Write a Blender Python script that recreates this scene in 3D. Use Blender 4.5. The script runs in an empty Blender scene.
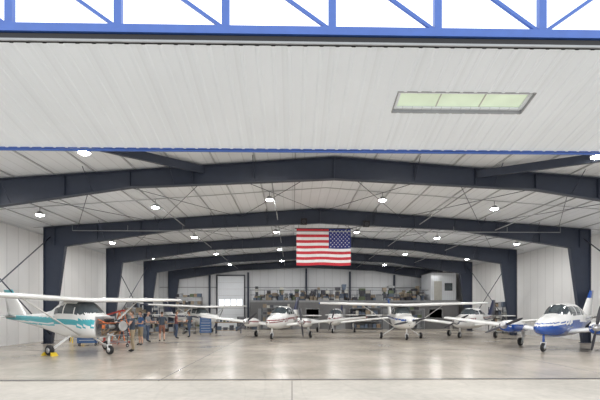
import bpy, bmesh, math, random
import numpy as np
from mathutils import Vector, Matrix
random.seed(7)
scene=bpy.context.scene
scene.view_settings.view_transform='Standard'
scene.view_settings.exposure=0.27

# ------------------------------------------------------------ materials
def mat(name,col,rough=0.5,metal=0.0,var=0.06,scale=4.0,bump=0.0,emit=None,estr=0.0,coat=0.0):
    m=bpy.data.materials.new(name); m.use_nodes=True
    nt=m.node_tree; b=nt.nodes['Principled BSDF']
    tc=nt.nodes.new('ShaderNodeTexCoord')
    n=nt.nodes.new('ShaderNodeTexNoise'); n.inputs['Scale'].default_value=scale
    n.inputs['Detail'].default_value=4
    nt.links.new(tc.outputs['Object'],n.inputs['Vector'])
    r=nt.nodes.new('ShaderNodeValToRGB')
    c=np.array(col[:3])
    lo=np.clip(c*(1-var),0,1); hi=np.clip(c*(1+var),0,1)
    r.color_ramp.elements[0].position=0.3; r.color_ramp.elements[1].position=0.7
    r.color_ramp.elements[0].color=(*lo,1); r.color_ramp.elements[1].color=(*hi,1)
    nt.links.new(n.outputs['Fac'],r.inputs['Fac'])
    nt.links.new(r.outputs['Color'],b.inputs['Base Color'])
    b.inputs['Roughness'].default_value=rough; b.inputs['Metallic'].default_value=metal
    b.inputs['Coat Weight'].default_value=coat
    if emit:
        b.inputs['Emission Color'].default_value=(*emit,1); b.inputs['Emission Strength'].default_value=estr
    return m

M={}
M['steel']=mat('painted_steel_navy',(0.028,0.037,0.062),0.5)
M['blue']=mat('door_blue_paint',(0.045,0.115,0.40),0.4)
M['purlin']=mat('purlin_strap',(0.42,0.43,0.45),0.5)
M['black']=mat('black_rubber',(0.015,0.015,0.017),0.7)
M['white']=mat('aircraft_white',(0.8,0.8,0.79),0.25,var=0.02,coat=0.4)
M['teal']=mat('aircraft_teal',(0.05,0.38,0.44),0.28,var=0.04,coat=0.4)
M['maroon']=mat('aircraft_maroon',(0.2,0.03,0.035),0.3,coat=0.4)
M['navy']=mat('aircraft_blue',(0.02,0.085,0.36),0.25,coat=0.5)
M['dnavy']=mat('aircraft_dark_navy',(0.015,0.022,0.07),0.3,coat=0.4)
M['red']=mat('red_paint',(0.36,0.045,0.035),0.4)
M['orange']=mat('orange_baffle',(0.62,0.17,0.05),0.5)
M['yellow']=mat('yellow_paint',(0.75,0.53,0.03),0.5)
M['glass']=mat('tinted_glass',(0.05,0.065,0.075),0.06,var=0.3,scale=2,coat=0.5)
M['alu']=mat('bare_metal',(0.55,0.55,0.56),0.35,0.9)
M['dkmetal']=mat('dark_metal',(0.07,0.07,0.08),0.4,0.6)
M['grey']=mat('grey_paint',(0.30,0.31,0.32),0.5)
M['mezz']=mat('mezzanine_wall',(0.16,0.16,0.165),0.6)
M['wood']=mat('plywood',(0.28,0.2,0.13),0.6,var=0.2,scale=9)
M['card']=mat('cardboard',(0.28,0.23,0.17),0.8,var=0.15)
M['cream']=mat('cream_plastic',(0.5,0.49,0.45),0.6)
M['green']=mat('olive_paint',(0.10,0.13,0.07),0.6)
M['grass']=mat('grass_field',(0.07,0.12,0.04),0.9,var=0.2)
M['slate']=mat('slate_plastic',(0.09,0.12,0.17),0.6)
M['bluebox']=mat('blue_tool_paint',(0.04,0.11,0.27),0.45)
M['lamp']=mat('lamp_lens',(0.9,0.9,0.9),0.4,emit=(1,0.985,0.95),estr=60)
M['skin']=mat('skin',(0.55,0.33,0.24),0.5)
M['hair']=mat('hair_brown',(0.06,0.035,0.02),0.6)
M['shirt']=mat('dark_shirt',(0.04,0.055,0.08),0.8)
M['shirt2']=mat('grey_shirt',(0.22,0.23,0.25),0.8)
M['shirt3']=mat('maroon_shirt',(0.16,0.05,0.05),0.8)
M['shorts']=mat('brick_shorts',(0.22,0.10,0.07),0.8)
M['jeans']=mat('denim',(0.05,0.075,0.13),0.8)
M['khaki']=mat('khaki',(0.3,0.24,0.16),0.8)
M['winglass']=mat('emissive_pane',(0.60,0.70,0.56),0.12,var=.1,scale=1.5,emit=(0.80,0.92,0.70),estr=0.24)  # weak emission puts the skylight glow into the pane itself
M['brightpane']=mat('emissive_door_pane',(0.9,0.93,0.95),0.2,emit=(0.95,0.98,1),estr=1.0)  # panes glow by emission in place of daylight; wall behind is solid

def ribwall(name,col,axis,pitch,rough=0.5,seam=0.8,bstr=0.5):
    m=mat(name,col,rough,var=0.03,scale=0.5); nt=m.node_tree; b=nt.nodes['Principled BSDF']
    tc=[n for n in nt.nodes if n.type=='TEX_COORD'][0]
    sp=nt.nodes.new('ShaderNodeSeparateXYZ'); nt.links.new(tc.outputs['Object'],sp.inputs[0])
    d=nt.nodes.new('ShaderNodeMath'); d.operation='DIVIDE'; d.inputs[1].default_value=pitch
    nt.links.new(sp.outputs[axis],d.inputs[0])
    f=nt.nodes.new('ShaderNodeMath'); f.operation='FRACT'; nt.links.new(d.outputs[0],f.inputs[0])
    r=nt.nodes.new('ShaderNodeValToRGB'); r.color_ramp.elements[0].position=0.0; r.color_ramp.elements[0].color=(seam,)*3+(1,)
    r.color_ramp.elements[1].position=0.12; r.color_ramp.elements[1].color=(1,1,1,1)
    nt.links.new(f.outputs[0],r.inputs[0])
    mx=nt.nodes.new('ShaderNodeMix'); mx.data_type='RGBA'; mx.blend_type='MULTIPLY'; mx.inputs[0].default_value=1
    src=b.inputs['Base Color'].links[0].from_socket
    nt.links.new(src,mx.inputs[6]); nt.links.new(r.outputs[0],mx.inputs[7]); nt.links.new(mx.outputs[2],b.inputs['Base Color'])
    bp=nt.nodes.new('ShaderNodeBump'); bp.inputs['Strength'].default_value=bstr; bp.inputs['Distance'].default_value=0.03
    nt.links.new(r.outputs[0],bp.inputs['Height']); nt.links.new(bp.outputs[0],b.inputs['Normal'])
    return m
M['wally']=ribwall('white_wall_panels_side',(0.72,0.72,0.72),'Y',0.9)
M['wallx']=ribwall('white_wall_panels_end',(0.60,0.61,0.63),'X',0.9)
M['ceil']=ribwall('white_liner_panels',(0.74,0.76,0.79),'X',0.45,seam=0.78)
M['doorskin']=ribwall('white_ribbed_steel',(0.79,0.83,0.88),'X',0.9,rough=0.3,seam=0.93,bstr=0.2)
M['corr']=ribwall('corrugated_white',(0.75,0.78,0.82),'X',0.22,seam=0.7)

def concrete(name,col,rough,jx,jy,ox,oy,marks=0.0):
    m=bpy.data.materials.new(name); m.use_nodes=True; nt=m.node_tree; b=nt.nodes['Principled BSDF']
    tc=nt.nodes.new('ShaderNodeTexCoord'); L=nt.links.new
    n1=nt.nodes.new('ShaderNodeTexNoise'); n1.inputs['Scale'].default_value=0.35; n1.inputs['Detail'].default_value=8; n1.inputs['Roughness'].default_value=0.65
    n2=nt.nodes.new('ShaderNodeTexNoise'); n2.inputs['Scale'].default_value=6; n2.inputs['Detail'].default_value=6
    L(tc.outputs['Object'],n1.inputs['Vector']); L(tc.outputs['Object'],n2.inputs['Vector'])
    ad=nt.nodes.new('ShaderNodeMath'); ad.operation='MULTIPLY_ADD'; ad.inputs[1].default_value=0.35
    L(n2.outputs['Fac'],ad.inputs[0]); L(n1.outputs['Fac'],ad.inputs[2])
    r=nt.nodes.new('ShaderNodeValToRGB'); c=np.array(col)
    r.color_ramp.elements[0].position=0.48; r.color_ramp.elements[0].color=(*(c*0.78),1)
    r.color_ramp.elements[1].position=0.85; r.color_ramp.elements[1].color=(*(c*1.15),1)
    L(ad.outputs[0],r.inputs[0])
    base=r.outputs[0]
    mp=nt.nodes.new('ShaderNodeMapping'); mp.inputs['Scale'].default_value=(.55,.10,1); L(tc.outputs['Object'],mp.inputs[0])
    n3=nt.nodes.new('ShaderNodeTexNoise'); n3.inputs['Scale'].default_value=1.0; n3.inputs['Detail'].default_value=0; L(mp.outputs[0],n3.inputs['Vector'])
    m1=nt.nodes.new('ShaderNodeMath'); m1.operation='MULTIPLY'; m1.inputs[1].default_value=9; L(n3.outputs['Fac'],m1.inputs[0])
    m2=nt.nodes.new('ShaderNodeMath'); m2.operation='PINGPONG'; m2.inputs[1].default_value=.5; L(m1.outputs[0],m2.inputs[0])
    rr2=nt.nodes.new('ShaderNodeValToRGB'); rr2.color_ramp.elements[0].position=0; rr2.color_ramp.elements[0].color=(1-marks,)*3+(1,); rr2.color_ramp.elements[1].position=.06; rr2.color_ramp.elements[1].color=(1,1,1,1)
    L(m2.outputs[0],rr2.inputs[0])
    mm=nt.nodes.new('ShaderNodeMix'); mm.data_type='RGBA'; mm.blend_type='MULTIPLY'; L(n1.outputs['Fac'],mm.inputs[0]); L(base,mm.inputs[6]); L(rr2.outputs[0],mm.inputs[7]); base=mm.outputs[2]
    sp=nt.nodes.new('ShaderNodeSeparateXYZ'); L(tc.outputs['Object'],sp.inputs[0])
    prev=None
    for ax,p,o in (('X',jx,ox),('Y',jy,oy)):
        a=nt.nodes.new('ShaderNodeMath'); a.operation='SUBTRACT'; a.inputs[1].default_value=o; L(sp.outputs[ax],a.inputs[0])
        pp=nt.nodes.new('ShaderNodeMath'); pp.operation='PINGPONG'; pp.inputs[1].default_value=p/2; L(a.outputs[0],pp.inputs[0])
        lt=nt.nodes.new('ShaderNodeMath'); lt.operation='LESS_THAN'; lt.inputs[1].default_value=0.015 if ax=='X' else .03; L(pp.outputs[0],lt.inputs[0])
        if prev is None: prev=lt
        else:
            mxm=nt.nodes.new('ShaderNodeMath'); mxm.operation='MAXIMUM'; L(prev.outputs[0],mxm.inputs[0]); L(lt.outputs[0],mxm.inputs[1]); prev=mxm
    mx=nt.nodes.new('ShaderNodeMix'); mx.data_type='RGBA'; L(prev.outputs[0],mx.inputs[0]); L(base,mx.inputs[6])
    mx.inputs[7].default_value=(*(c*0.5),1); L(mx.outputs[2],b.inputs['Base Color'])
    rr=nt.nodes.new('ShaderNodeMapRange'); rr.inputs['To Min'].default_value=rough-0.1; rr.inputs['To Max'].default_value=rough+0.12
    L(n1.outputs['Fac'],rr.inputs['Value']); L(rr.outputs[0],b.inputs['Roughness'])
    return m
M['floor']=concrete('sealed_concrete',(0.46,0.415,0.355),0.20,12.2,8.2,21,10.6,marks=.25)
M['apron']=concrete('apron_concrete',(0.46,0.43,0.385),0.75,24,7.0,0.0,10.6,marks=.12)

# ------------------------------------------------------------ builder
class B:
    def __init__(s,name): s.name=name; s.bm=bmesh.new(); s.mats=[]; s.smooth=False
    def mi(s,k):
        if k not in s.mats: s.mats.append(k)
        return s.mats.index(k)
    def face(s,vs,k,sm=False):
        try: f=s.bm.faces.new(vs)
        except ValueError: return
        f.material_index=s.mi(k); f.smooth=sm
    def box(s,c,d,k,rz=0,R=None):
        R=R or Matrix.Rotation(rz,3,'Z'); c=Vector(c); v=[]
        for i in (-.5,.5):
            for j in (-.5,.5):
                for l in (-.5,.5): v.append(s.bm.verts.new(c+R@Vector((i*d[0],j*d[1],l*d[2]))))
        for q in ((0,1,3,2),(4,6,7,5),(0,4,5,1),(2,3,7,6),(0,2,6,4),(1,5,7,3)): s.face([v[a] for a in q],k)
    def beam(s,p,q,w,h,k,up=(0,0,1)):
        p=Vector(p);q=Vector(q);x=(q-p);L=x.length;x.normalize();up=Vector(up)
        y=up.cross(x)
        if y.length<1e-4: y=Vector((0,1,0)).cross(x)
        y.normalize(); z=x.cross(y); R=Matrix((x,y,z)).transposed()
        s.box((p+q)/2,(L,w,h),k,R=R)
    def rev(s,p,ax,prof,k,n=16,sm=True,cap=True):
        p=Vector(p);ax=Vector(ax).normalized(); a=ax.orthogonal().normalized(); b=ax.cross(a); rings=[]
        for t,r in prof:
            rings.append([s.bm.verts.new(p+ax*t+(a*math.cos(2*math.pi*i/n)+b*math.sin(2*math.pi*i/n))*max(r,1e-4)) for i in range(n)])
        for j in range(len(rings)-1):
            for i in range(n): s.face([rings[j][i],rings[j][(i+1)%n],rings[j+1][(i+1)%n],rings[j+1][i]],k,sm)
        if cap:
            s.face(rings[0][::-1],k); s.face(rings[-1],k)
    def cyl(s,p,q,r,k,r2=None,n=12):
        p=Vector(p);q=Vector(q); s.rev(p,q-p,[(0,r),((q-p).length,r if r2 is None else r2)],k,n)
    def rings(s,rg,kf,close=True,sm=True):
        V=[[s.bm.verts.new(p) for p in r] for r in rg]; n=len(V[0])
        for j in range(len(V)-1):
            for i in range(n):
                q=[V[j][i],V[j][(i+1)%n],V[j+1][(i+1)%n],V[j+1][i]]
                c=(q[0].co+q[1].co+q[2].co+q[3].co)/4
                s.face(q,kf(c) if callable(kf) else kf,sm)
        if close:
            k0=kf(V[0][0].co) if callable(kf) else kf
            s.face(V[0][::-1],k0); k1=kf(V[-1][0].co) if callable(kf) else kf; s.face(V[-1],k1)
    def wheel(s,c,R,w,ax=(0,1,0)):
        ax=Vector(ax).normalized(); c=Vector(c)
        s.rev(c-ax*w/2,ax,[(0,R*.55),(0.0,R*.82),(w*.18,R*.97),(w*.5,R),(w*.82,R*.97),(w,R*.82),(w,R*.55)],'black',18)
        s.rev(c-ax*(w/2+.008),ax,[(0,R*.25),(0,R*.5),(w+.016,R*.5),(w+.016,R*.25)],'alu',14)
    def done(s,parent=None,loc=None,rz=0):
        me=bpy.data.meshes.new(s.name); bmesh.ops.recalc_face_normals(s.bm,faces=s.bm.faces); s.bm.to_mesh(me); s.bm.free()
        for k in s.mats: me.materials.append(M[k])
        o=bpy.data.objects.new(s.name,me); scene.collection.objects.link(o)
        if parent: o.parent=parent
        if loc: o.location=loc
        o.rotation_euler[2]=rz
        return o
def empty(name,loc=(0,0,0),rz=0,sc=1):
    e=bpy.data.objects.new(name,None); scene.collection.objects.link(e); e.location=loc; e.rotation_euler[2]=rz; e.scale=(sc,)*3; e.empty_display_size=.2
    return e

# ------------------------------------------------------------ shell
XC=1.6; HW=16.5; XL=XC-HW; XR=XC+HW; Y0=10.6; Y1=45.9
def roofz(x): return 7.55-abs(x-XC)*1.1/15.2
b=B('floor'); b.box((XC,(Y0+Y1)/2,-.1),(2*HW+.6,Y1-Y0+.3,.2),'floor'); b.done()
b=B('ground_apron'); b.box((XC,Y0-60.16,-.105),(200,120,.2),'apron'); b.done()
b=B('ground_field'); b.box((XC,Y0+70,-.35),(300,260,.2),'grass'); b.done()
b=B('door_threshold'); b.box((XC,Y0-.02,.004),(2*HW-.8,.06,.016),'dkmetal'); b.done()
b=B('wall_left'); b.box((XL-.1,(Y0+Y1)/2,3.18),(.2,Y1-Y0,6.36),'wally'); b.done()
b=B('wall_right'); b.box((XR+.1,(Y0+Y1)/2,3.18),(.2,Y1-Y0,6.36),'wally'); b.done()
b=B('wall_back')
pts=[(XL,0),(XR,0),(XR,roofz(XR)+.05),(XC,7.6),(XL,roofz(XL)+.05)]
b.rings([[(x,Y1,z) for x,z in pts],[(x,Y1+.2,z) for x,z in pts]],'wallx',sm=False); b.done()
b=B('wall_front')
pts=[(XL-.2,6.02),(XR+.2,6.02),(XR+.2,roofz(XR)+.3),(XC,7.95),(XL-.2,roofz(XL)+.3)]
b.rings([[(x,Y0+.02,z) for x,z in pts],[(x,Y0+.22,z) for x,z in pts]],'wallx',sm=False)
for x in (XL+.2,XR-.2): b.box((x,Y0+.12,3.0),(.6,.2,6.0),'wallx')
b.done()
b=B('ceiling')
for sx in (-1,1):
    xe=XC+sx*(HW+.2)
    q=[(XC,7.6),(xe,roofz(xe)+.05),(xe,roofz(xe)+.25),(XC,7.8)]
    b.rings([[(x,Y0,z) for x,z in q],[(x,Y1+.2,z) for x,z in q]],'ceil',sm=False)
for sx in (-1,1):
    for i in range(1,11):
        x=XC+sx*i*1.48; b.box((x,(Y0+Y1)/2+.1,roofz(x)+.025),(.05,Y1-Y0-.3,.04),'purlin')
    for k in range(1,10):
        y=Y0+.9+k*3.8
        if y<Y1: b.beam((XC,y,7.57),(XC+sx*15.9,y,roofz(XC+15.9)+.02),.04,.02,'purlin')
b.done()
FY=[15.3,22.9,30.5,38.1,45.6]
for y in FY:
    b=B('rafter_frame')
    for s in (-1,1):
        X=lambda u:XC+s*u
        out=[(15.3,0.0),(15.3,6.42),(7.6,6.98),(0,7.53)]
        inn=[(14.9,0.0),(14.15,5.4),(7.6,6.38),(0,6.74)]
        for a,c in (((15.3,0),(15.3,6.42)),((15.3,6.42),(0,7.53))):
            b.beam((X(a[0]),y,a[1]),(X(c[0]),y,c[1]),.25,.03,'steel',up=(0,0,1) if a[0]!=c[0] else (1,0,0))
        for i in range(3):
            a,c=inn[i],inn[i+1]
            b.beam((X(a[0]),y,a[1]),(X(c[0]),y,c[1]),.25,.03,'steel')
        for i in range(3):
            P=[(X(out[i][0]),out[i][1]),(X(out[i+1][0]),out[i+1][1]),(X(inn[i+1][0]),inn[i+1][1]),(X(inn[i][0]),inn[i][1])]
            b.rings([[(x,y-.012,z) for x,z in P],[(x,y+.012,z) for x,z in P]],'steel',sm=False)
        for u in (3,5.3,7.6,10,12.4):
            zo=7.53-u*1.11/15.3; zi=6.74-u*.36/7.6 if u<=7.6 else 6.38-(u-7.6)*.98/6.55
            b.box((X(u),y,(zo+zi)/2),(.02,.22,zo-zi-.03),'steel')
        b.box((X(14.72),y,5.93),(.03,.22,1.0),'steel')
        b.box((X(15.1),y,.015),(.6,.35,.03),'steel')
    b.box((XC,y,7.13),(.05,.27,.8),'steel')
    b.done()
b=B('roof_bracing')
for i,(ya,yb) in enumerate(zip([Y0+.4]+FY[:-1],FY)):
    for x0,x1 in ((-13.5,-9),(-9,-4.5),(-4.5,0),(0,4.5),(4.5,9),(9,13.5)):
        for (xa,xb) in ((x0,x1),(x1,x0)):
            if i==0: continue
            za=roofz(XC+xa)-.16; zb=roofz(XC+xb)-.16
            b.cyl((XC+xa,ya,za),(XC+xb,yb,zb),.013,'steel',n=6)
    for u in (-12,-9,-6,-3,3,6,9,12):
        zi=6.74-abs(u)*.36/7.6 if abs(u)<=7.6 else 6.38-(abs(u)-7.6)*.98/6.55
        for d in (-.75,.75):
            if yb+d<Y1-.1: b.cyl((XC+u,yb,zi+.04),(XC+u,yb+d,roofz(XC+u)),.014,'steel',n=5)
for x in (XC-15.0,XC+15.0):
    for ya,yb in ((FY[0],FY[1]),(FY[2],FY[3])):
        b.cyl((x,ya,5.9),(x,yb,.5),.03,'steel',n=6); b.cyl((x,ya,.5),(x,yb,5.9),.03,'steel',n=6)
b.done()
b=B('portal_brace_beam')
b.beam((-3.3,15.3,7.05),(-7.4,10.9,6.65),.12,.28,'steel'); b.beam((7.0,15.3,6.95),(12.6,10.9,6.55),.12,.28,'steel')
b.done()
b=B('sprinkler_pipe')
xa,xb,y,z=-12,15,22.55,6.2
b.cyl((xa,y,z),(xb,y,z),.025,'grey',n=8)
for i in range(10):
    x=xa+i*3; b.cyl((x,y,z),(x,y,z+.3),.012,'grey',n=6)
for x in (-6,-.8,7.2,11.5):
    b.cyl((x,15.6,roofz(x)-.45),(x,45.3,roofz(x)-.45),.028,'grey',n=6)
b.done()
b=B('endwall_posts')
for x in (-9.2,-4.9,1.6,6.5,11.5): b.box((x,Y1-.12,roofz(x)/2-.45),(.2,.2,roofz(x)-.9),'steel')
for z in (2.2,4.5): b.box((XC,Y1-.04,z),(2*HW-.3,.06,.10),'grey')
b.done()
b=B('door_1')
x0,x1=-8.3,-5.4
for i in range(8): b.box(((x0+x1)/2,Y1-.10,.36+i*.72),(x1-x0,.06,.68),'corr')
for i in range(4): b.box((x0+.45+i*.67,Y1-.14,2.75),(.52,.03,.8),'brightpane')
b.box(((x0+x1)/2,Y1-.14,5.85),(x1-x0+.3,.14,.14),'dkmetal')
for x in (x0-.1,x1+.1): b.box((x,Y1-.14,2.93),(.12,.14,5.86),'dkmetal')
b.done()

# ------------------------------------------------------------ bifold door
door=empty('bifold_hangar_door',(XC,0,0))
dw=13.5
pf=Vector((0,10.55,5.95)); pn=Vector((0,7.6,6.70)); dv=(pn-pf); DL=dv.length; du=dv.normalized(); nrm=Vector((0,-du.z,du.y)).normalized()
if nrm.z>0: nrm=-nrm
wx0,wx1,wt0,wt1=0.66,3.62,0.45,0.65
b=B('lower_leaf_skin')
def P(x,t,off=0): return Vector((x,0,0))+pf+dv*t+nrm*off
def ribs(xa,xb,ta,tb):
    pitch=.3; x=xa; prof=[]
    while x<xb-1e-6:
        e=min(x+pitch,xb); prof+= [(x,0)]
        if e-x>.2: prof+=[(x+pitch*.34,0),(x+pitch*.42,.014),(x+pitch*.58,.014),(x+pitch*.66,0)]
        x=e
    prof.append((xb,0))
    A=[b.bm.verts.new(P(x,ta,o)) for x,o in prof]; C=[b.bm.verts.new(P(x,tb,o)) for x,o in prof]
    for i in range(len(A)-1): b.face([A[i],A[i+1],C[i+1],C[i]],'doorskin')
ribs(-dw,wx0,0,1); ribs(wx1,dw,0,1); ribs(wx0,wx1,0,wt0); ribs(wx0,wx1,wt1,1)
b.done(door)
# recessed skylight window: reveal walls, frame and pane
b=B('window_frame')
for (xa,ta,xb,tb) in ((wx0,wt0,wx1,wt0),(wx0,wt1,wx1,wt1),(wx0,wt0,wx0,wt1),(wx1,wt0,wx1,wt1)):
    b.beam(P(xa,ta,-.03),P(xb,tb,-.03),.025,.09,'grey')
i1,i2=.05,.022
for (xa,ta,xb,tb) in ((wx0+i1,wt0+i2,wx1-i1,wt0+i2),(wx0+i1,wt1-i2,wx1-i1,wt1-i2),(wx0+i1,wt0+i2,wx0+i1,wt1-i2),(wx1-i1,wt0+i2,wx1-i1,wt1-i2)):
    b.beam(P(xa,ta,-.06),P(xb,tb,-.06),.07,.04,'corr')
for f in (.33,.66):
    x=wx0+(wx1-wx0)*f; b.beam(P(x,wt0,-.075),P(x,wt1,-.075),.02,.02,'cream')
b.done(door)
b=B('window_pane'); q=[P(wx0,wt0,-.085),P(wx1,wt0,-.085),P(wx1,wt1,-.085),P(wx0,wt1,-.085)]
b.rings([q,[p-nrm*.01 for p in q]],'winglass',sm=False)
b.done(door)
b=B('lower_leaf_core')
for t in (0.25,0.75): b.beam(P(-dw,t,-.08),P(dw,t,-.08),.08,.08,'blue')
b.beam(P(-dw,0,-.03),P(dw,0,-.03),.06,.09,'blue')
b.beam(P(-dw,0,.03)+Vector((0,.03,-.02)),P(dw,0,.03)+Vector((0,.03,-.02)),.05,.04,'blue')
b.done(door)
b=B('upper_leaf')
a0=Vector((0,7.64,6.9)); a1=Vector((0,10.55,7.3))
b.rings([[(x,a0.y,a0.z+h) for x,h in ((-dw,0),(dw,0),(dw,.08),(-dw,.08))],[(x,a1.y,a1.z+h) for x,h in ((-dw,0),(dw,0),(dw,.08),(-dw,.08))]],'doorskin',sm=False)
b.done(door)
b=B('hinge_seal'); b.box((0,7.58,6.77),(2*dw,.10,.12),'black'); b.box((0,7.53,6.71),(2*dw,.03,.04),'grey'); b.done(door)
b=B('blue_truss')
zc=6.93; zt=8.33; yt=7.56
b.box((0,yt,zc),(2*dw,.12,.15),'blue'); b.box((0,yt,zt),(2*dw,.12,.14),'blue')
sp=1.965
x_first=(14-292)*7.56/408-XC
xs=[x_first+(i-4)*sp for i in range(16)]
for i,x in enumerate(xs):
    if abs(x)>dw: continue
    b.box((x,yt,(zc+zt)/2),(.14,.1,zt-zc),'blue')
    if i+1<len(xs) and xs[i+1]<dw:
        if i<9: b.beam((x+.08,yt,zt-.05),(x+sp-.08,yt,zc+.08),.05,.06,'blue')
        else: b.beam((x+.08,yt,zc+.08),(x+sp-.08,yt,zt-.05),.05,.06,'blue')
b.done(door)

# ------------------------------------------------------------ lamps
for y in (12.6,19.1,26.7,34.3,41.9):
    for i in range(6):
        x=XC+(i-2.5)*5.3; z=roofz(x)-.36
        b=B('high_bay_light')
        b.rev((0,0,0),(0,0,1),[(0,.19),(.02,.2),(.05,.2),(.08,.12),(.15,.1),(.16,.03)],'grey',16)
        b.rev((0,0,-.05),(0,0,1),[(0,.10),(.02,.15),(.049,.17)],'lamp',16)
        b.cyl((0,0,.15),(0,0,.36),.012,'steel',n=6)
        o=b.done(loc=(x,y,z))
        l=bpy.data.lights.new('led','AREA'); l.shape='DISK'; l.size=.32; l.energy=98 if y<40 else 78; l.color=(1,.985,.96)
        lo=bpy.data.objects.new('led',l); scene.collection.objects.link(lo); lo.parent=o; lo.location=(0,0,-.06)

# ------------------------------------------------------------ aircraft
def dense(st,n):
    st=np.array(st,float)
    X=np.linspace(st[0,0],st[-1,0],n); out=[X]
    for c in range(1,st.shape[1]):
        v=np.interp(-X,-st[:,0],st[:,c]); k=np.array([1,2,3,2,1])/9.
        vp=np.pad(v,2,mode='edge'); v2=np.convolve(vp,k,'valid'); v2[0]=v[0]; v2[-1]=v[-1]; out.append(v2)
    return np.array(out).T
def fus(b,st,kf,n=110,m=44,ex=2.6,y0=0):
    rg=[]
    for x,w,zb,zt in dense(st,n):
        r=[]
        for i in range(m):
            a=2*math.pi*i/m; c,s=math.cos(a),math.sin(a)
            r.append((x,y0+w*math.copysign(abs(c)**(2/ex),c),(zb+zt)/2+(zt-zb)/2*math.copysign(abs(s)**(2/ex),s)))
        rg.append(r)
    b.rings(rg,kf)
AF=[(1,0),(.75,.045),(.5,.075),(.3,.085),(.15,.075),(.05,.045),(.0,0),(.05,-.025),(.15,-.035),(.3,-.04),(.6,-.03),(.8,-.015)]
def wing(b,xl,z0,half,cr,ct,dih,kf,swp=0.0,brk=.45,y0=0,th=1.0):
    rg=[]
    for u in [-1,-.985,-.9,-.75,-.6,-brk,-.3,-.1,0,.1,.3,brk,.6,.75,.9,.985,1]:
        a=abs(u); c=cr if a<=brk else cr+(ct-cr)*(a-brk)/(1-brk)
        sc=.55 if a==1 else 1; y=u*half; z=z0+a*half*math.tan(dih)
        le=xl-(cr-c)*.3-swp*a*half
        if a==1: le-=c*.1; c*=.85
        rg.append([(le-px*c,y+y0,z+pz*c*sc*th) for px,pz in AF])
    b.rings(rg,kf)
def fin(b,x_le0,x_te0,z0,x_le1,x_te1,z1,kf,y0=0):
    rg=[]
    for t in (0,.1,.2,.3,.4,.5,.6,.7,.8,.9,.96,1):
        le=x_le0+(x_le1-x_le0)*t; te=x_te0+(x_te1-x_te0)*t; c=le-te; s=.3 if t==1 else 1
        rg.append([(le-px*c,y0+pz*c*s*1.3,z0+(z1-z0)*t) for i,(px,pz) in enumerate(AF)])
    b.rings(rg,kf)
def prop(name,par,c,R,ang,k='dkmetal',nb=2,spk='white'):
    b=B(name); c=Vector(c)
    b.rev(c-Vector((.1,0,0)),(1,0,0),[(0,.15),(.08,.15),(.18,.13),(.28,.08),(.34,.02)],spk,16)
    for i in range(nb):
        a=ang+i*2*math.pi/nb; d=Vector((0,math.cos(a),math.sin(a))); t=Vector((0,-math.sin(a),math.cos(a))); rg=[]
        for f,w,tw in ((.1,.04,.9),(.3,.075,.7),(.6,.07,.45),(.9,.05,.3),(1,.02,.25)):
            u=t*math.cos(tw)+Vector((1,0,0))*math.sin(tw); v=d.cross(u)
            rg.append([c+d*R*f+u*w*math.cos(q*math.pi/4)+v*.012*math.sin(q*math.pi/4) for q in range(8)])
        b.rings(rg,k)
    return b.done(par)

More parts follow.
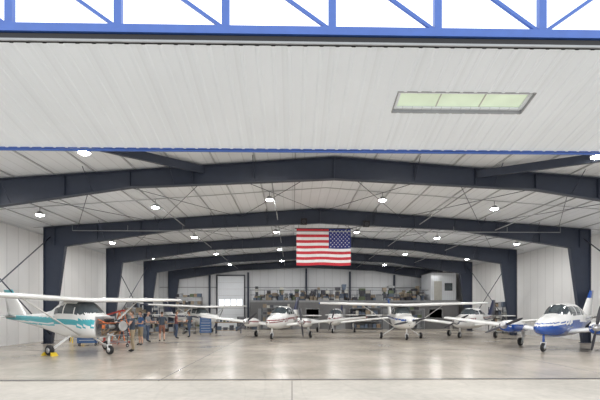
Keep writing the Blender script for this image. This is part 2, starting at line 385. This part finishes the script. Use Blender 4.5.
def highwing(name,loc,rz,c1,c2,engine=False,sc=1,pang=.3,top='white',band=(.05,.05),finc=None):
    e=empty(name,loc,rz,sc)
    st=[(2.2,.20,1.0,1.32),(2.12,.36,.86,1.44),(1.9,.44,.76,1.5),(1.5,.50,.70,1.55),(1.0,.53,.66,1.6),(.78,.54,.64,1.66),(.25,.57,.62,2.10),(.0,.57,.62,2.18),(-.9,.57,.64,2.2),(-1.15,.54,.68,2.14),(-1.8,.44,.82,1.80),(-2.6,.32,.98,1.66),(-4.0,.18,1.2,1.58),(-5.4,.05,1.38,1.56)]
    if engine: st=[(1.12,.50,.68,1.56)]+[s for s in st if s[0]<1.1]
    def kf(c):
        x,y,z=c
        base=1.6
        if x>-.02 and x<.85 and z>base+.06 and z<2.14 and .025<abs(y)<.5: return 'glass'
        if abs(y)>.36 and z>base and z<2.05:
            if -.62<x<-.03: return 'glass'
            if .05<x<.6-(z-1.6)*1.0: return 'glass'
            if -1.3<x<-.7 and z<2.0-(-x-.7)*.3: return 'glass'
        if -1.75<x<-1.38 and z>1.78 and abs(y)<.4: return 'glass'
        zl=1.32+.03*(-x)
        if -band[0]<z-zl<band[1]: return c1
        if c2!='white' and abs(z-(zl-band[0]-.1))<.025: return c2
        return top
    b=B('fuselage'); fus(b,st,kf,m=64); b.done(e)
    b=B('wing'); wing(b,.55,2.15,5.45,1.63,1.13,math.radians(1.7),lambda c: c1 if abs(c.y)>5.25 else 'white'); b.done(e)
    b=B('wing_struts')
    for s in (-1,1):
        rg=[]
        for t in (0,1):
            p=Vector((.35,s*.55,.78)).lerp(Vector((.1,s*2.65,2.22)),t)
            rg.append([p+Vector((.07*math.cos(q*math.pi/5),0,.022*math.sin(q*math.pi/5))) for q in range(10)])
        b.rings(rg,'white')
    b.done(e)
    b=B('tail'); wing(b,-4.45,1.48,1.72,.95,.6,0,'white',brk=.1,swp=.1)
    fin(b,-3.9,-5.3,1.5,-5.0,-5.65,2.75,lambda c: (finc or c1) if c.z>(1.7 if finc else 2.35) else 'white'); b.done(e)
    b=B('landing_gear')
    for s in (-1,1):
        b.beam((-.35,s*.45,.72),(-.35,s*1.2,.24),.14,.035,'white'); b.wheel((-.35,s*1.3,.21),.21,.15)
        b.cyl((-.35,s*1.15,.21),(-.35,s*1.3,.21),.03,'alu')
    xn=1.35
    b.cyl((xn,0,.75),(xn,0,.42),.045,'white'); b.cyl((xn,0,.42),(xn+.02,0,.34),.03,'alu')
    for s in (-1,1): b.beam((xn+.02,s*.085,.38),(xn+.05,s*.085,.18),.04,.02,'white')
    b.box((xn+.02,0,.39),(.06,.2,.04),'white'); b.wheel((xn+.05,0,.185),.185,.13)
    b.done(e)
    if engine:
        b=B('exposed_engine')
        b.box((1.14,0,1.12),(.03,.9,.8),'alu')
        b.box((1.65,0,1.12),(.7,.3,.32),'dkmetal'); b.cyl((2.0,0,1.15),(2.16,0,1.15),.09,'alu')
        for s in (-1,1):
            for j,xx in enumerate((1.42,1.62,1.83)):
                b.cyl((xx,s*.15,1.13),(xx,s*.44,1.13),.075,'grey')
                for q in range(6): b.cyl((xx,s*(.2+.035*q),1.13),(xx,s*(.213+.035*q),1.13),.1,'alu')
                b.box((xx,s*.47,1.13),(.13,.05,.14),'orange' if j==1 else 'dkmetal')
                b.cyl((xx,s*.38,1.05),(1.3,s*.28,.78),.025,'wood',n=8)
            b.cyl((1.14,s*.35,1.42),(1.5,s*.15,1.22),.016,'orange',n=8); b.cyl((1.14,s*.35,.84),(1.5,s*.15,1.0),.016,'dkmetal',n=8)
            b.box((1.62,s*.3,1.27),(.62,.3,.015),'orange')
            b.cyl((1.2,s*.2,1.3),(1.9,s*.25,1.42),.022,'black',n=8)
        b.box((1.4,0,1.36),(.25,.22,.16),'dkmetal'); b.cyl((1.3,.1,1.42),(1.15,.3,1.3),.04,'orange'); b.cyl((1.9,-.1,.98),(1.4,-.2,.8),.04,'wood')
        b.cyl((1.35,-.2,1.4),(1.75,-.1,1.33),.03,'black'); b.cyl((1.2,-.1,.8),(1.6,-.15,.85),.08,'alu')
        b.rev((2.1,0,1.15),(1,0,0),[(0,.19),(.03,.2),(.05,.19)],'alu',20)
        b.done(e)
    else:
        b=B('cowl_openings')
        for s in (-1,1): b.rev((2.1,s*.2,1.2),(1,0,0),[(0,.09),(.075,.085)],'black',14)
        b.rev((2.1,0,.98),(1,0,0),[(0,.07),(.06,.06)],'black',12); b.done(e)
        prop('propeller',e,(2.28,0,1.18),.95,pang,spk=top)
    return e

def lowwing(name,loc,rz,c1,c2,twin=False,sc=1,pang=.3,belly='white',nac='white',finc=None,finz=2.0):
    finc=finc or c1
    e=empty(name,loc,rz,sc)
    if twin: st=[(2.95,.04,1.0,1.1),(2.85,.16,.9,1.2),(2.55,.30,.78,1.34),(2.0,.44,.68,1.5),(1.4,.54,.62,1.62),(1.0,.57,.6,1.7),(.35,.6,.6,2.14),(-1.2,.6,.62,2.18),(-2.0,.52,.7,2.0),(-3.0,.34,.9,1.75),(-4.2,.18,1.15,1.6),(-5.2,.05,1.35,1.55)]
    else: st=[(1.95,.2,.92,1.28),(1.88,.36,.8,1.38),(1.6,.45,.7,1.45),(1.2,.5,.64,1.52),(.7,.56,.6,1.58),(.1,.58,.58,2.02),(-1.1,.57,.6,2.05),(-1.8,.46,.68,1.85),(-2.8,.3,.88,1.62),(-4.0,.16,1.12,1.5),(-5.0,.05,1.3,1.46)]
    ws=1.0 if twin else .7; wt=.35 if twin else .1; zb=1.62 if twin else 1.56; ztop=2.1 if twin else 1.97
    def kf(c):
        x,y,z=c
        if wt-.05<x<ws+.05 and z>zb+.03 and z<ztop:
            if abs(y)<.5 and abs(y)>.025: return 'glass'
        if abs(y)>.36 and zb<z<ztop-.08:
            for a,bb in ((wt-.6,wt+.1),(wt-1.3,wt-.68),(wt-1.95,wt-1.4)):
                if a<x<bb: return 'glass'
        zl=1.24+.03*(-x)
        if belly!='white':
            if z<zl-.02: return belly
            return c1 if abs(z-zl-.09)<.02 else 'white'
        if abs(z-zl-.06)<.035: return c1
        if abs(z-zl+.07)<.03: return c2
        return 'white'
    b=B('fuselage'); fus(b,st,kf,ex=2.4,m=60); b.done(e)
    half=5.9 if twin else 4.7
    b=B('wing'); wing(b,.55 if twin else .35,.78,half,1.75 if twin else 1.6,1.15,math.radians(6),lambda c: (c1 if abs(c.y)>half-.25 else 'white'),brk=.35); b.done(e)
    b=B('tail'); wing(b,-4.2 if twin else -4.1,1.45,2.0 if twin else 1.6,.95,.65,0,'white',brk=.1,swp=.08)
    if twin: fin(b,-3.2,-5.0,1.5,-4.75,-5.5,2.95,lambda c: finc if c.z>finz else 'white')
    else: fin(b,-3.4,-4.9,1.4,-4.5,-5.15,2.7,lambda c: finc if c.z>finz else 'white')
    b.done(e)
    if twin:
        b=B('engine_nacelles')
        for s in (-1,1):
            ns=[(1.75,.19,.95,1.25),(1.68,.33,.85,1.32),(1.3,.38,.76,1.36),(.5,.38,.72,1.34),(-.3,.3,.74,1.2),(-1.1,.12,.8,1.0),(-1.5,.03,.9,.95)]
            fus(b,ns,lambda c: (belly if belly!='white' and c.z<1.06 else (c1 if abs(c.z-1.10)<.03 else nac)),n=40,m=28,y0=s*1.85)
            for q in (-1,1): b.rev((1.66,s*1.85+q*.19,1.12),(1,0,0),[(0,.075),(.06,.07)],'black',12)
        b.done(e)
        for s in (-1,1): prop('propeller',e,(1.86,s*1.85,1.1),.95,pang+s*.5,spk='alu',nb=2)
    else:
        b=B('cowl_openings')
        for q in (-1,1): b.rev((1.84,q*.19,1.14),(1,0,0),[(0,.085),(.085,.08)],'black',12)
        b.done(e); prop('propeller',e,(2.02,0,1.12),.93,pang)
    b=B('landing_gear')
    ym=1.85 if twin else 1.5; xn=2.2 if twin else 1.45
    for s in (-1,1):
        b.cyl((-.45,s*ym,.8),(-.45,s*ym,.3),.05,'white'); b.wheel((-.45,s*(ym+.12),.22),.22,.16); b.cyl((-.45,s*ym,.22),(-.45,s*(ym+.1),.22),.03,'alu')
        b.cyl((-.45,s*ym,.34),(-.45,s*ym,.2),.035,'alu'); b.box((-.4,s*(ym-.06),.62),(.4,.02,.3),'white')
    b.cyl((xn,0,.8),(xn,0,.4),.05,'white' if belly=='white' else belly); b.cyl((xn,0,.42),(xn+.03,0,.34),.03,'alu')
    for s in (-1,1): b.beam((xn+.02,s*.09,.4),(xn+.05,s*.09,.19),.04,.02,'alu')
    b.box((xn+.02,0,.41),(.07,.21,.04),'alu'); b.wheel((xn+.05,0,.2),.2,.13)
    b.done(e)
    return e
def head(dx,dy): return math.atan2(dy,dx)
LA=math.radians(-26); LC=(-8.8,17.6); LS=1.03
highwing('high_wing_airplane',(*LC,0),LA,'teal','teal',engine=True,band=(.12,.10),sc=LS)
highwing('high_wing_airplane',(7.2,26.6,0),head(-.06,-1),'navy','white',pang=.2)
highwing('high_wing_airplane',(-8.0,36.0,0),math.radians(-38),'dnavy','white',pang=1.0,finc='dnavy')
lowwing('twin_engine_airplane',(-0.75,28.2,0),head(-.25,-1),'maroon','maroon',twin=True,pang=1.2,finc='dnavy')
lowwing('twin_engine_airplane',(12.75,19.15,0),head(-.77,-.64),'navy','white',twin=True,sc=1.0,belly='navy',pang=.9,finz=2.5)
lowwing('low_wing_airplane',(12.3,28.2,0),head(-.72,-.7),'maroon','dnavy',pang=.5,finc='dnavy',finz=1.5)
lowwing('low_wing_airplane',(3.7,34.9,0),head(-.25,-1),'maroon','maroon',pang=1.3,finc='dnavy',finz=1.7)

# ------------------------------------------------------------ flag
def flag():
    b=B('american_flag'); Wf,Hf=3.05,2.05; nx,ny=104,52
    M['fred']=mat('flag_red',(0.5,0.03,0.045),0.8); M['fwhite']=mat('flag_white',(0.74,0.73,0.74),0.8); M['fblue']=mat('flag_blue',(0.02,0.03,0.16),0.8)
    def wv(u,v): return .05*math.sin(u*9+v*2)*v+.04*math.sin(u*4-1)
    V=[[b.bm.verts.new(((u/nx-.5)*Wf, wv(u/nx,v/ny), -v/ny*Hf-.02*math.sin(u/nx*math.pi*3)*(v/ny))) for u in range(nx+1)] for v in range(ny+1)]
    for v in range(ny):
        for u in range(nx):
            su=(u+.5)/nx; sv=(v+.5)/ny
            k='fred' if int(sv*13)%2==0 else 'fwhite'
            if su>.6 and sv<7/13: k='fblue'
            b.face([V[v][u],V[v][u+1],V[v+1][u+1],V[v+1][u]],k,True)
    for r in range(9):
        for c in range(6 if r%2==0 else 5):
            x=(.6+.4*((c*2+1+(r%2))/12)-.5)*Wf; v=(r+1)/10*7/13; z=-v*Hf; yy=wv(x/Wf+.5,v)
            pts=[]
            for i in range(10):
                a=math.pi/2+i*math.pi/5; R=.042 if i%2==0 else .018
                pts.append((x+R*math.cos(a),yy-.012,z+R*math.sin(a)))
            b.rings([pts,[(p[0],p[1]+.024,p[2]) for p in pts]],'fwhite',sm=False)
    b.cyl((-Wf/2-.1,0,.02),(Wf/2+.1,0,.02),.025,'steel')
    for x in (-1.4,1.4): b.cyl((x,0,0),(x,0,.26),.01,'steel',n=6)
    return b.done(loc=((323.5-292)*23/408,22.9,6.42))
flag()

# ------------------------------------------------------------ mezzanine and office
b=B('storage_mezzanine')
mx0,mx1,my0,my1,mz=-4.3,17.2,41.8,45.3,2.95
b.box(((mx0+mx1)/2,(my0+my1)/2,mz-.1),(mx1-mx0,my1-my0,.2),'grey')
b.box(((mx0+mx1)/2,my0+.1,(mz-.2)/2),(mx1-mx0,.12,mz-.2),'mezz')
b.box((mx0+.06,(my0+my1)/2,(mz-.2)/2),(.12,my1-my0,mz-.2),'mezz')
for x in (-3,0.5,5,9.5,13.2):
    b.box((x,my0+.02,1.05),(.95,.06,2.1),'grey'); b.box((x+1.6,my0+.02,1.6),(1.3,.06,.9),'glass')
    b.box((x+1.6,my0+.01,1.6),(1.42,.04,1.02),'grey')
for i in range(14):
    x=mx0+.1+i*(14.1-mx0)/13.5
    if x<14.1: b.cyl((x,my0+.1,mz),(x,my0+.1,mz+1.05),.025,'steel',n=6)
for z in (.55,1.05): b.cyl((mx0,my0+.1,mz+z),(14.1,my0+.1,mz+z),.025,'steel',n=6)
b.done()
b=B('upper_office')
b.box((15.7,43.6,mz+1.45),(2.6,3.2,2.86),'corr'); b.box((15.1,41.97,mz+1.0),(.8,.05,1.95),'cream'); b.box((16.2,41.97,mz+1.4),(.8,.05,.8),'glass')
b.box((15.7,43.6,mz+2.9),(2.7,3.4,.08),'dkmetal'); b.done()
b=B('storage_boxes')
cols=['card','card','wood','dkmetal','grey','cream','green','dkmetal','slate','slate','dkmetal','grey']
for row,(yy,mxn) in enumerate(((42.5,3),(43.3,4),(44.1,5))):
    x=-4.0
    while x<13.6:
        w=random.uniform(.22,.7); n=random.randint(1,mxn); z=mz+.005
        for i in range(n):
            h=random.uniform(.15,.42); ww=w*random.uniform(.7,1)
            if random.random()<.2: b.cyl((x+w/2,yy,z),(x+w/2,yy,z+h),ww*.35,random.choice(cols))
            else: b.box((x+w/2,yy+random.uniform(-.06,.06),z+h/2),(ww,.6,h),random.choice(cols),rz=random.uniform(-.2,.2))
            z+=h
        x+=w+random.uniform(.02,.15)
b.done()
def shelving(loc,rz=0,w=2.4,h=2.2,n=4):
    b=B('shelving_rack')
    for x in (-w/2,w/2):
        for y in (-.3,.3): b.box((x,y,h/2),(.05,.05,h),'steel')
    for i in range(n):
        z=.15+i*(h-.2)/(n-1); b.box((0,0,z),(w+.04,.62,.04),'grey')
        x=-w/2+.1
        while x<w/2-.4:
            ww=random.uniform(.2,.45); hh=random.uniform(.2,.42); b.box((x+ww/2,0,z+.02+hh/2),(ww,.45,hh),random.choice(cols)); x+=ww+.06
    return b.done(loc=loc,rz=rz)
shelving((-11.2,44.6,0),w=2.8,h=3.4,n=5); shelving((-13.9,41,0),math.pi/2); shelving((17.4,34.0,0),math.pi/2); shelving((-12.2,32.6,0),0,w=2.0,h=1.7,n=3)
shelving((-1.5,40.9,0),w=3.0,h=2.2,n=4); shelving((7.5,40.9,0),w=3.0,h=2.2,n=4); shelving((11.6,40.9,0),w=3.0,h=2.0,n=3); shelving((-13.9,36.4,0),math.pi/2,w=2.8)
def chest(loc,rz=0,k='red'):
    b=B('rolling_tool_chest'); b.box((0,0,.55),(.9,.5,.8),k); b.box((0,0,1.13),(.85,.45,.34),k)
    for i in range(4): b.box((0,-.26,.25+i*.2),(.82,.02,.17),k); b.box((0,-.28,.3+i*.2),(.7,.02,.025),'alu')
    for i in range(2): b.box((0,-.235,1.03+i*.15),(.78,.02,.13),k); b.box((0,-.25,1.07+i*.15),(.6,.02,.02),'alu')
    for x in (-.38,.38):
        for y in (-.18,.18): b.wheel((x,y,.07),.07,.04,ax=(1,0,0)); b.cyl((x,y,.07),(x,y,.16),.02,'alu')
    b.done(loc=loc,rz=rz)
chest((-6.7,31.8,0),.2,'bluebox'); chest((-11.0,27.0,0),-.1,'slate'); chest((-4.9,39.8,0),.1,'dkmetal'); chest((-10.6,21.4,0),.3,'bluebox')
def bench(loc,rz=0):
    b=B('workbench'); b.box((0,0,.9),(2.2,.75,.06),'wood')
    for x in (-1,1):
        for y in (-.3,.3): b.box((x,y,.435),(.07,.07,.87),'steel')
    b.box((0,0,.25),(2.05,.65,.04),'wood')
    for i in range(7):
        x=-.9+i*.28; h=random.uniform(.1,.35); b.box((x,random.uniform(-.2,.2),.93+h/2),(.2,.25,h),random.choice(cols))
    for i in range(4): h=random.uniform(.2,.4); b.box((-.75+i*.5,0,.27+h/2),(.35,.4,h),random.choice(cols))
    b.done(loc=loc,rz=rz)
bench((-9.8,31.0,0)); bench((-13.1,26.0,0),1.5); bench((-5.2,33.6,0),.1)
def ladder(loc,rz,k='yellow'):
    b=B('stepladder')
    for s in (-1,1): b.beam((s*.28,-.5,0.02),(s*.18,0,1.8),.06,.03,k); b.beam((s*.28,.5,0.02),(s*.18,0,1.8),.05,.03,k)
    for i in range(6):
        t=(i+1)/7; b.box((0,-.5*(1-t),1.8*t),(.56-.2*t,.09,.03),'alu')
    b.box((0,0,1.82),(.42,.2,.05),k); b.done(loc=loc,rz=rz)
ladder((-12.3,23.6,0),.6); ladder((-10.3,24.9,0),1.2,'orange')
def barrel(loc,k):
    b=B('oil_drum'); b.rev((0,0,0),(0,0,1),[(0,.28),(.02,.29),(.28,.285),(.3,.3),(.32,.285),(.58,.285),(.6,.3),(.62,.285),(.86,.29),(.88,.28)],k,20); b.cyl((.15,0,.88),(.15,0,.9),.03,'alu'); b.done(loc=loc)
barrel((-3.8,41.3,0),'slate'); barrel((-10.0,27.8,0),'slate')
b=B('engine_hoist')
for s in (-1,1): b.box((.0,s*.35,.08),(1.5,.07,.07),'red')
b.box((-.7,0,.08),(.08,.8,.08),'red'); b.beam((-.7,0,.1),(-.7,0,1.6),.09,.09,'red'); b.beam((-.7,0,1.55),(.75,0,1.85),.08,.08,'red')
b.cyl((-.62,0,.6),(.0,0,1.66),.03,'dkmetal'); b.cyl((.72,0,1.83),(.72,0,1.3),.01,'alu',n=6); b.rev((.72,0,1.22),(0,0,1),[(0,.01),(.04,.04),(.08,.01)],'dkmetal',8)
for x in (-.7,.7):
    for s in (-1,1): b.wheel((x,s*.43,.06),.06,.04)
b.done(loc=(-9.9,22.9,0),rz=-.4)
def cart(loc,rz):
    b=B('parts_cart')
    for z in (.25,.6,.95): b.box((0,0,z),(.9,.5,.03),'grey')
    for x in (-.43,.43):
        for y in (-.23,.23): b.box((x,y,.55),(.03,.03,.84),'dkmetal'); b.wheel((x,y,.07),.07,.03); b.cyl((x,y,.07),(x,y,.14),.012,'alu',n=6)
    for i,k in enumerate(('white','orange','dkmetal','red','cream')): 
        h=random.uniform(.1,.3); b.box((-.36+i*.18,random.uniform(-.1,.1),.965+h/2),(.14,.2,h),k)
        b.box((-.36+i*.18,0,.62+h*.4),(.13,.2,h*.8),cols[i])
    b.done(loc=loc,rz=rz)
cart((-8.7,20.6,0),.4); cart((-8.2,32.8,0),0)
b=B('wheel_chock')
for s in (-1,1):
    P3=[(s*.23,0),(s*.37,0),(s*.23,.14)]
    b.rings([[(x,-.12,z) for x,z in P3],[(x,.12,z) for x,z in P3]],'yellow',sm=False)
b.cyl((-.3,.13,.03),(.3,.13,.03),.01,'yellow',n=6)
ce=b.done()
lx,ly=-.35*LS,-1.3*LS
ce.location=(LC[0]+lx*math.cos(LA)-ly*math.sin(LA),LC[1]+lx*math.sin(LA)+ly*math.cos(LA),0); ce.rotation_euler[2]=LA
def speaker(x):
    b=B('loudspeaker'); b.box((0,0,0),(.34,.3,.3),'black'); b.rev((0,-.15,-.03),(0,-1,0),[(0,.11),(.02,.11),(.02,.09),(.0,.05)],'dkmetal',16); b.cyl((0,0,.15),(0,0,.5),.02,'steel'); b.done(loc=(x,22.5,roofz(x)-.75))
speaker(.65); speaker(4.1)

# ------------------------------------------------------------ people
def skin(verts,edges,name,levels=1):
    me=bpy.data.meshes.new(name); me.from_pydata([v[0] for v in verts],edges,[]); o=bpy.data.objects.new(name,me); scene.collection.objects.link(o)
    o.modifiers.new('s','SKIN')
    for i,v in enumerate(verts):
        r=v[1]; me.skin_vertices[0].data[i].radius=(r if isinstance(r,tuple) else (r,r))
    me.skin_vertices[0].data[0].use_root=True
    ss=o.modifiers.new('u','SUBSURF'); ss.levels=levels; ss.render_levels=levels
    dg=bpy.context.evaluated_depsgraph_get(); dg.update()
    m2=bpy.data.meshes.new_from_object(o.evaluated_get(dg)); bpy.data.objects.remove(o)
    for p in m2.polygons: p.use_smooth=True
    o2=bpy.data.objects.new(name,m2); scene.collection.objects.link(o2); return o2
def person(loc,rz,shirt='shirt',bottom='shorts',shorts=True,step=0.0,sc=1.0,reach=0.0):
    e=empty('mechanic',loc,rz,sc)
    V=[((0,0,.95),(.16,.11)),((0,0,1.14),(.14,.1)),((0,0,1.34),(.17,.11)),((0,-.01,1.46),(.08,.07)),((0,.01,1.58),.052)]; E=[(0,1),(1,2),(2,3),(3,4)]
    W={}
    for s in (-1,1):
        i=len(V); r=reach
        W[s]=Vector((s*.18,.25+r*.25,1.06+r*.3))
        V+=[((s*.17,0,1.42),.062),((s*.235,-.03+r*.1,1.27),.05),((s*.26,-.03+r*.2,1.13+r*.05),.043),((s*.22,.12+r*.23,1.07+r*.18),.036),(tuple(W[s]),.026)]
        E+=[(2,i),(i,i+1),(i+1,i+2),(i+2,i+3),(i+3,i+4)]
        d=s*step
        i=len(V); V+=[((s*.1,0,.88),.095),((s*.11,.01+d*.35,.68),.08),((s*.12,.02+d*.7,.49),.056),((s*.125,-.01+d*.85,.33),.058),((s*.13,-.02+d,.1),.038),((s*.135,.05+d,.05),.042),((s*.15,.15+d,.035),.035)]
        E+=[(0,i)]+[(i+j,i+j+1) for j in range(6)]
    o=skin(V,E,'body',2); o.parent=e
    for k in ('skin',shirt,bottom,'black'): o.data.materials.append(M[k])
    for p in o.data.polygons:
        x,y,z=p.center
        arm=abs(x)>.19 or (abs(x)>.12 and y>.12)
        if z<.1: p.material_index=3
        elif z<.46: p.material_index=0 if shorts else 2
        elif z<.97 and not (arm and y>.05 and z>.9): p.material_index=2
        elif arm and z<1.2+reach*.2: p.material_index=0
        elif z>1.49: p.material_index=0
        else: p.material_index=1
    for s in (-1,1):
        w=W[s]; V=[(tuple(w),(.026,.018)),(tuple(w+Vector((-s*.01,.05,0))),(.036,.014)),(tuple(w+Vector((-s*.015,.085,0))),(.036,.013))]; E=[(0,1),(1,2)]
        h=skin(V,E,'palm',1); h.data.materials.append(M['skin']); h.parent=e
        for j,(off,L) in enumerate(((-.03,.065),(-.01,.075),(.01,.07),(.03,.055))):
            p=w+Vector((-s*.015+off,.085,0)); F=[(tuple(p),.009),(tuple(p+Vector((0,L*.45,-.008))),.0085),(tuple(p+Vector((0,L*.75,-.03))),.008),(tuple(p+Vector((0,L*.85,-.05))),.007)]
            f=skin(F,[(0,1),(1,2),(2,3)],'finger_%d'%(j+1)); f.data.materials.append(M['skin']); f.parent=e
        p=w+Vector((-s*.03,.03,0)); F=[(tuple(p),.011),(tuple(p+Vector((-s*.035,.03,-.01))),.01),(tuple(p+Vector((-s*.045,.06,-.02))),.008)]
        f=skin(F,[(0,1),(1,2)],'thumb'); f.data.materials.append(M['skin']); f.parent=e
    b=B('head'); c=Vector((0,.025,1.68)); rg=[]
    for j in range(1,16):
        t=math.pi*j/16; zz=-math.cos(t); r=math.sin(t); jaw=1-.18*max(0,-zz)
        rg.append([c+Vector((.077*r*jaw*math.cos(q*math.pi/10),.096*r*math.sin(q*math.pi/10)+(.01 if zz<0 else 0),.115*zz)) for q in range(20)])
    def hk(p): return 'hair' if (p.z>c.z+.065 or (p.z>c.z-.05 and p.y<c.y+.015)) else 'skin'
    b.rings(rg,hk)
    b.rings([[c+Vector((a*.5,.09,.02+zz)) for a,zz in ((-.01,0),(.01,0),(0,.01))],[c+Vector((a,.122,-.02+zz)) for a,zz in ((-.014,-.01),(.014,-.01),(0,.012))]],'skin')
    for s in (-1,1):
        b.rev(c+Vector((s*.03,.082,.015)),(0,1,0),[(0,.013),(.008,.009)],'white',8); b.rev(c+Vector((s*.03,.09,.015)),(0,1,0),[(0,.006),(.002,.004)],'black',8)
        b.rev(c+Vector((s*.072,0,0)),(s,-.3,0),[(0,.026),(.012,.03),(.016,.02)],'skin',10)
    b.box(c+Vector((0,.097,-.055)),(.045,.008,.009),'maroon')
    b.done(e)
    return e
def at(px,d): return ((px-292)*d/408,d,0)
person(at(163,24.6),math.radians(25),step=.05)
person(at(149,24.2),math.radians(-100),'shirt2','jeans',False,step=.12,reach=.5)
person(at(177,27.2),math.radians(-60),'shirt3','jeans',False,reach=.3)
person(at(134,18.2),math.radians(100),'shirt','khaki',False,reach=.8,step=.06)
person(at(190,28.4),math.radians(70),'shirt','jeans',False,step=.1)
person(at(142,21.8),math.radians(140),'bluebox','khaki',True,reach=.4)

# ------------------------------------------------------------ world and camera
w=bpy.data.worlds.new('overcast_sky'); scene.world=w; w.use_nodes=True; nt=w.node_tree; bg=nt.nodes['Background']
tc=nt.nodes.new('ShaderNodeTexCoord'); n=nt.nodes.new('ShaderNodeTexNoise'); n.inputs['Scale'].default_value=2.5; n.inputs['Detail'].default_value=5
r=nt.nodes.new('ShaderNodeValToRGB'); r.color_ramp.elements[0].color=(.78,.86,.95,1); r.color_ramp.elements[1].color=(1,1,1,1); r.color_ramp.elements[0].position=.35; r.color_ramp.elements[1].position=.6
nt.links.new(tc.outputs['Generated'],n.inputs['Vector']); nt.links.new(n.outputs['Fac'],r.inputs[0]); nt.links.new(r.outputs[0],bg.inputs[0]); bg.inputs[1].default_value=1.8
cam=bpy.data.cameras.new('camera'); co=bpy.data.objects.new('camera',cam); scene.collection.objects.link(co)
co.location=(0,0,1.75); co.rotation_euler=(math.radians(90),0,math.radians(-1.12)); cam.lens=24.5; cam.sensor_width=36; cam.shift_y=112/600; cam.clip_end=500
scene.camera=co
